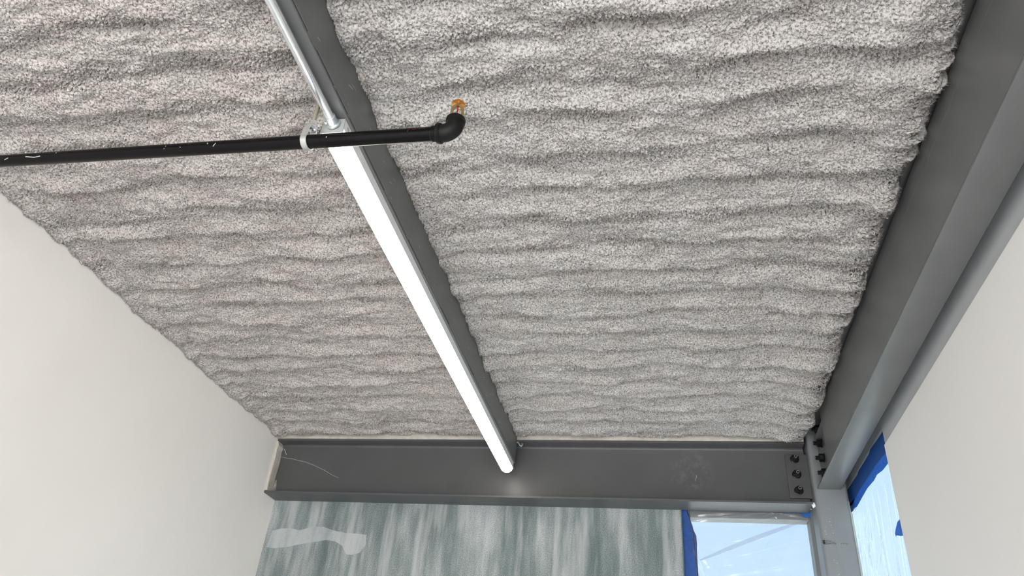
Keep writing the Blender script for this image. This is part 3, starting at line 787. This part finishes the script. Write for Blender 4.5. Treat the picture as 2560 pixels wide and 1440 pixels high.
# ------------------------------------------------------------------ masking film and tape
def ribbon(name, outline, mapf, thick, mat, label, cat, kind=None, group=None):
    bm = NB()
    A_ = [bm.verts.new(mapf(a, b_, 0)) for a, b_ in outline]; B_ = [bm.verts.new(mapf(a, b_, thick)) for a, b_ in outline]
    n_ = len(outline)
    bm.faces.new(A_); bm.faces.new(B_[::-1])
    for i in range(n_): bm.faces.new((A_[i], B_[i], B_[(i + 1) % n_], A_[(i + 1) % n_]))
    bmesh.ops.triangulate(bm, faces=[f for f in bm.faces if len(f.verts) > 4])
    o = obj(name, bm, mat)
    if label: props(o, label, cat, group, kind)
    return o
bk = lambda a, b_, l: (a, 3.6235 - l, b_)
sd = lambda a, b_, l: (.8350 - l, a, b_)
r = random.Random(12)
lft = [(.083, 1.133), (.083, -.6)]
rgt = [(.140 + r.uniform(-.002, .002), z_) for z_ in np.linspace(-.6, .85, 10)] + [(.142, .90), (.147, .96), (.146, 1.0), (.134, 1.03), (.125, 1.06), (.112, 1.10), (.108, 1.133)]
ribbon('masking_tape', lft + rgt, bk, .0006, 'blue_tape', 'blue masking tape running down the left jamb of the back window', 'tape')
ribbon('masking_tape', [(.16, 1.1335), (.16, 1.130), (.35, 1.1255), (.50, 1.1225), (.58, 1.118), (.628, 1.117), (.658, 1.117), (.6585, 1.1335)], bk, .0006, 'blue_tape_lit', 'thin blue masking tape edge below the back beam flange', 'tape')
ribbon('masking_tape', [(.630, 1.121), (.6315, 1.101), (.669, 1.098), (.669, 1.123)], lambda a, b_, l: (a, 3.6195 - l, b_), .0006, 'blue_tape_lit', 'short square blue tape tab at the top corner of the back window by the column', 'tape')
top_ = [(2.832, 1.206), (2.90, 1.208), (3.0, 1.213), (3.08, 1.218), (3.10, 1.210), (3.2, 1.211), (3.32, 1.213), (3.34, 1.207), (3.50, 1.212), (3.64, 1.218)]
bot_ = [(3.64, 1.118), (3.52, 1.105), (3.44, 1.135), (3.30, 1.138), (3.16, 1.135), (3.04, 1.135), (2.94, 1.13), (2.832, 1.118)]
ribbon('masking_tape', top_ + bot_, sd, .0006, 'blue_tape', 'wide dark blue masking tape along the head of the side window', 'tape')
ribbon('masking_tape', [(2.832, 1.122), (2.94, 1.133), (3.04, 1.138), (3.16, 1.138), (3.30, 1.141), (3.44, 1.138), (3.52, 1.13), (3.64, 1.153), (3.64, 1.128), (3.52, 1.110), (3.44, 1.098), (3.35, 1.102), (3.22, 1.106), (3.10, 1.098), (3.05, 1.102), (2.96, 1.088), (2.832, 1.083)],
       lambda a, b_, l: (.8340 - l, a, b_), .0005, 'blue_tape_lit', 'blue tape strip, coloured as if backlit, overlapping the top of the side window film', 'tape')
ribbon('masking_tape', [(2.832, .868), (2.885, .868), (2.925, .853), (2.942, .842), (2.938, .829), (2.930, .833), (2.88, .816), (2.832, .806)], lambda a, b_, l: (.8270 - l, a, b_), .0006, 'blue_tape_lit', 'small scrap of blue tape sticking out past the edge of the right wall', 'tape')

def film(name, a0, a1, b0, b1, na, nb, mapf, hfun, edge, mat, label):
    bm = NB(); g_ = []
    for j in range(nb + 1):
        row = []
        for i in range(na + 1):
            b_ = b0 + (b1 - b0) * j / nb; lo, hi = edge(b_, a0, a1); a = lo + (hi - lo) * i / na
            row.append(bm.verts.new(mapf(a, b_, hfun(a, b_))))
        g_.append(row)
    for j in range(nb):
        for i in range(na): bm.faces.new((g_[j][i], g_[j][i + 1], g_[j + 1][i + 1], g_[j + 1][i]))
    o = obj(name, bm, mat, None, 'all'); return props(o, label, 'plastic sheet', 'masking film over the windows')
def crease(a, b_, p, q, w, h):
    """ridge of height h and half width w along the line p-q, fading at both ends"""
    dx, dy = q[0] - p[0], q[1] - p[1]; L_ = math.hypot(dx, dy)
    t_ = ((a - p[0]) * dx + (b_ - p[1]) * dy) / (L_ * L_)
    if t_ < -.05 or t_ > 1.05: return 0.0
    d = ((a - p[0]) * dy - (b_ - p[1]) * dx) / L_
    return h * math.exp(-(d / w) ** 2) * max(0.0, math.sin(math.pi * min(1, max(0, (t_ + .05) / 1.1)))) ** .5
rr_ = random.Random(21)
creB = [((.15, 1.075), (.50, 1.124), .004, .0035), ((.17, 1.07), (.46, 1.122), .003, .003), ((.16, 1.10), (.34, 1.112), .006, .004), ((.50, 1.124), (.66, 1.095), .004, .0035), ((.50, 1.124), (.52, 1.09), .004, .003), ((.50, 1.124), (.44, 1.09), .004, .003)]
for k in range(16):
    z_ = rr_.uniform(.55, 1.08); x_ = rr_.uniform(.15, .4); L_ = rr_.uniform(.12, .35)
    creB.append(((x_, z_), (min(x_ + L_, .665), z_ + L_ * rr_.uniform(.08, .3)), rr_.uniform(.002, .004), rr_.uniform(.0008, .0022)))
for k in range(12):
    z_ = rr_.uniform(.70, .98); creB.append(((.135, z_), (.17 + rr_.uniform(0, .04), z_ - rr_.uniform(.05, .2)), .003, .0025))
def hB(a, b_):
    s_ = .004 + sum(crease(a, b_, *c) for c in creB)
    return s_ + .0008 * math.sin(a * 60 + b_ * 31) + .0006 * math.sin(b_ * 90 - a * 17)
def edB(b_, a0, a1):
    pts_ = [(.55, .139), (.82, .138), (.926, .128), (1.035, .124), (1.08, .113), (1.124, .108)]
    zz = [p[0] for p in pts_]; return float(np.interp(b_, zz, [p[1] for p in pts_])) + .0015 * math.sin(b_ * 140), a1
fo = film('plastic_sheet', .11, .6685, .55, 1.1315, 170, 180, bk, hB, edB, 'film_clear', 'thin clear plastic film taped over the back window left of the column')
# doubled fold crossing the film and the perforated selvedge
bm = NB(); L0 = []; L1 = []
for k in range(25):
    t_ = k / 24; a = .155 + (.668 - .155) * t_; b_ = .888 + (1.094 - .888) * t_ + .006 * math.sin(math.pi * t_)
    w = .003 + .0075 * math.sin(math.pi * min(1, t_ * 1.05)) ** .7
    L0.append(bm.verts.new(bk(a, b_ + w, hB(a, b_ + w) + .0025))); L1.append(bm.verts.new(bk(a, b_ - w, hB(a, b_ - w) + .0025)))
for k in range(24): bm.faces.new((L0[k], L0[k + 1], L1[k + 1], L1[k]))
obj('film_fold', bm, 'film_fold', fo)['label'] = 'doubled fold crossing the film'
bm = NB()
for k in range(110):
    b_ = 1.10 - k * .0046; lo, _ = edB(b_, 0, 0); a = lo + .0075 + .0008 * math.sin(k * .7)
    q = [bk(a - .0022, b_, hB(a, b_) + .0006), bk(a + .0022, b_ + .0004, hB(a, b_) + .0006), bk(a + .0022, b_ + .0022, hB(a, b_) + .0006), bk(a - .0022, b_ + .0018, hB(a, b_) + .0006)]
    bm.faces.new([bm.verts.new(p) for p in q])
o = obj('selvedge_print', bm, 'black_ink', fo); o['kind'] = 'stuff'; o['label'] = 'dotted black edge print down the film'

creS = []
for k in range(34):
    y_ = rr_.uniform(2.84, 3.5); y2 = y_ + rr_.uniform(-.02, .22); z1 = rr_.uniform(.2, .62)
    creS.append(((y_, 1.10), (y2, z1), rr_.uniform(.005, .013), rr_.uniform(.002, .006)))
for k in range(14):
    y_ = rr_.uniform(3.1, 3.55); z_ = rr_.uniform(.75, 1.08); creS.append(((y_, z_), (y_ + .12, z_ - rr_.uniform(.06, .16)), .005, .004))
def hS(a, b_):
    return .001 + sum(crease(a, b_, *c) for c in creS) * min(1, max(.06, (1.10 - b_) / .16)) + .0015 * math.sin(a * 43 + b_ * 14)
fs_ = film('plastic_sheet', 2.832, 3.64, .2, 1.172, 170, 180, lambda a, b_, l: (.8395 - min(l, .012), a, b_), hS, lambda b_, a0, a1: (a0, a1), 'film_milky', 'creased milky plastic film hanging over the side window right of the column')
for k in range(22):
    y_ = rr_.uniform(2.86, 3.5); yb = y_ + rr_.uniform(-.03, .16); z1 = rr_.uniform(.25, .75); z0 = rr_.uniform(1.02, 1.10); w = rr_.uniform(.0016, .007)
    bm = NB(); L0 = []; L1 = []
    for q in range(17):
        t_ = q / 16; yy = y_ + (yb - y_) * t_ ** 1.2; zz = z0 + (z1 - z0) * t_; ww = w * math.sin(math.pi * min(1, t_ + .04)) ** .6 + .0004
        h0 = .8395 - min(hS(yy, zz), .012) - .0018
        L0.append(bm.verts.new((h0, yy - ww, zz))); L1.append(bm.verts.new((h0, yy + ww, zz)))
    for q in range(16): bm.faces.new((L0[q], L0[q + 1], L1[q + 1], L1[q]))
    obj('film_fold', bm, 'film_pleat', fs_)
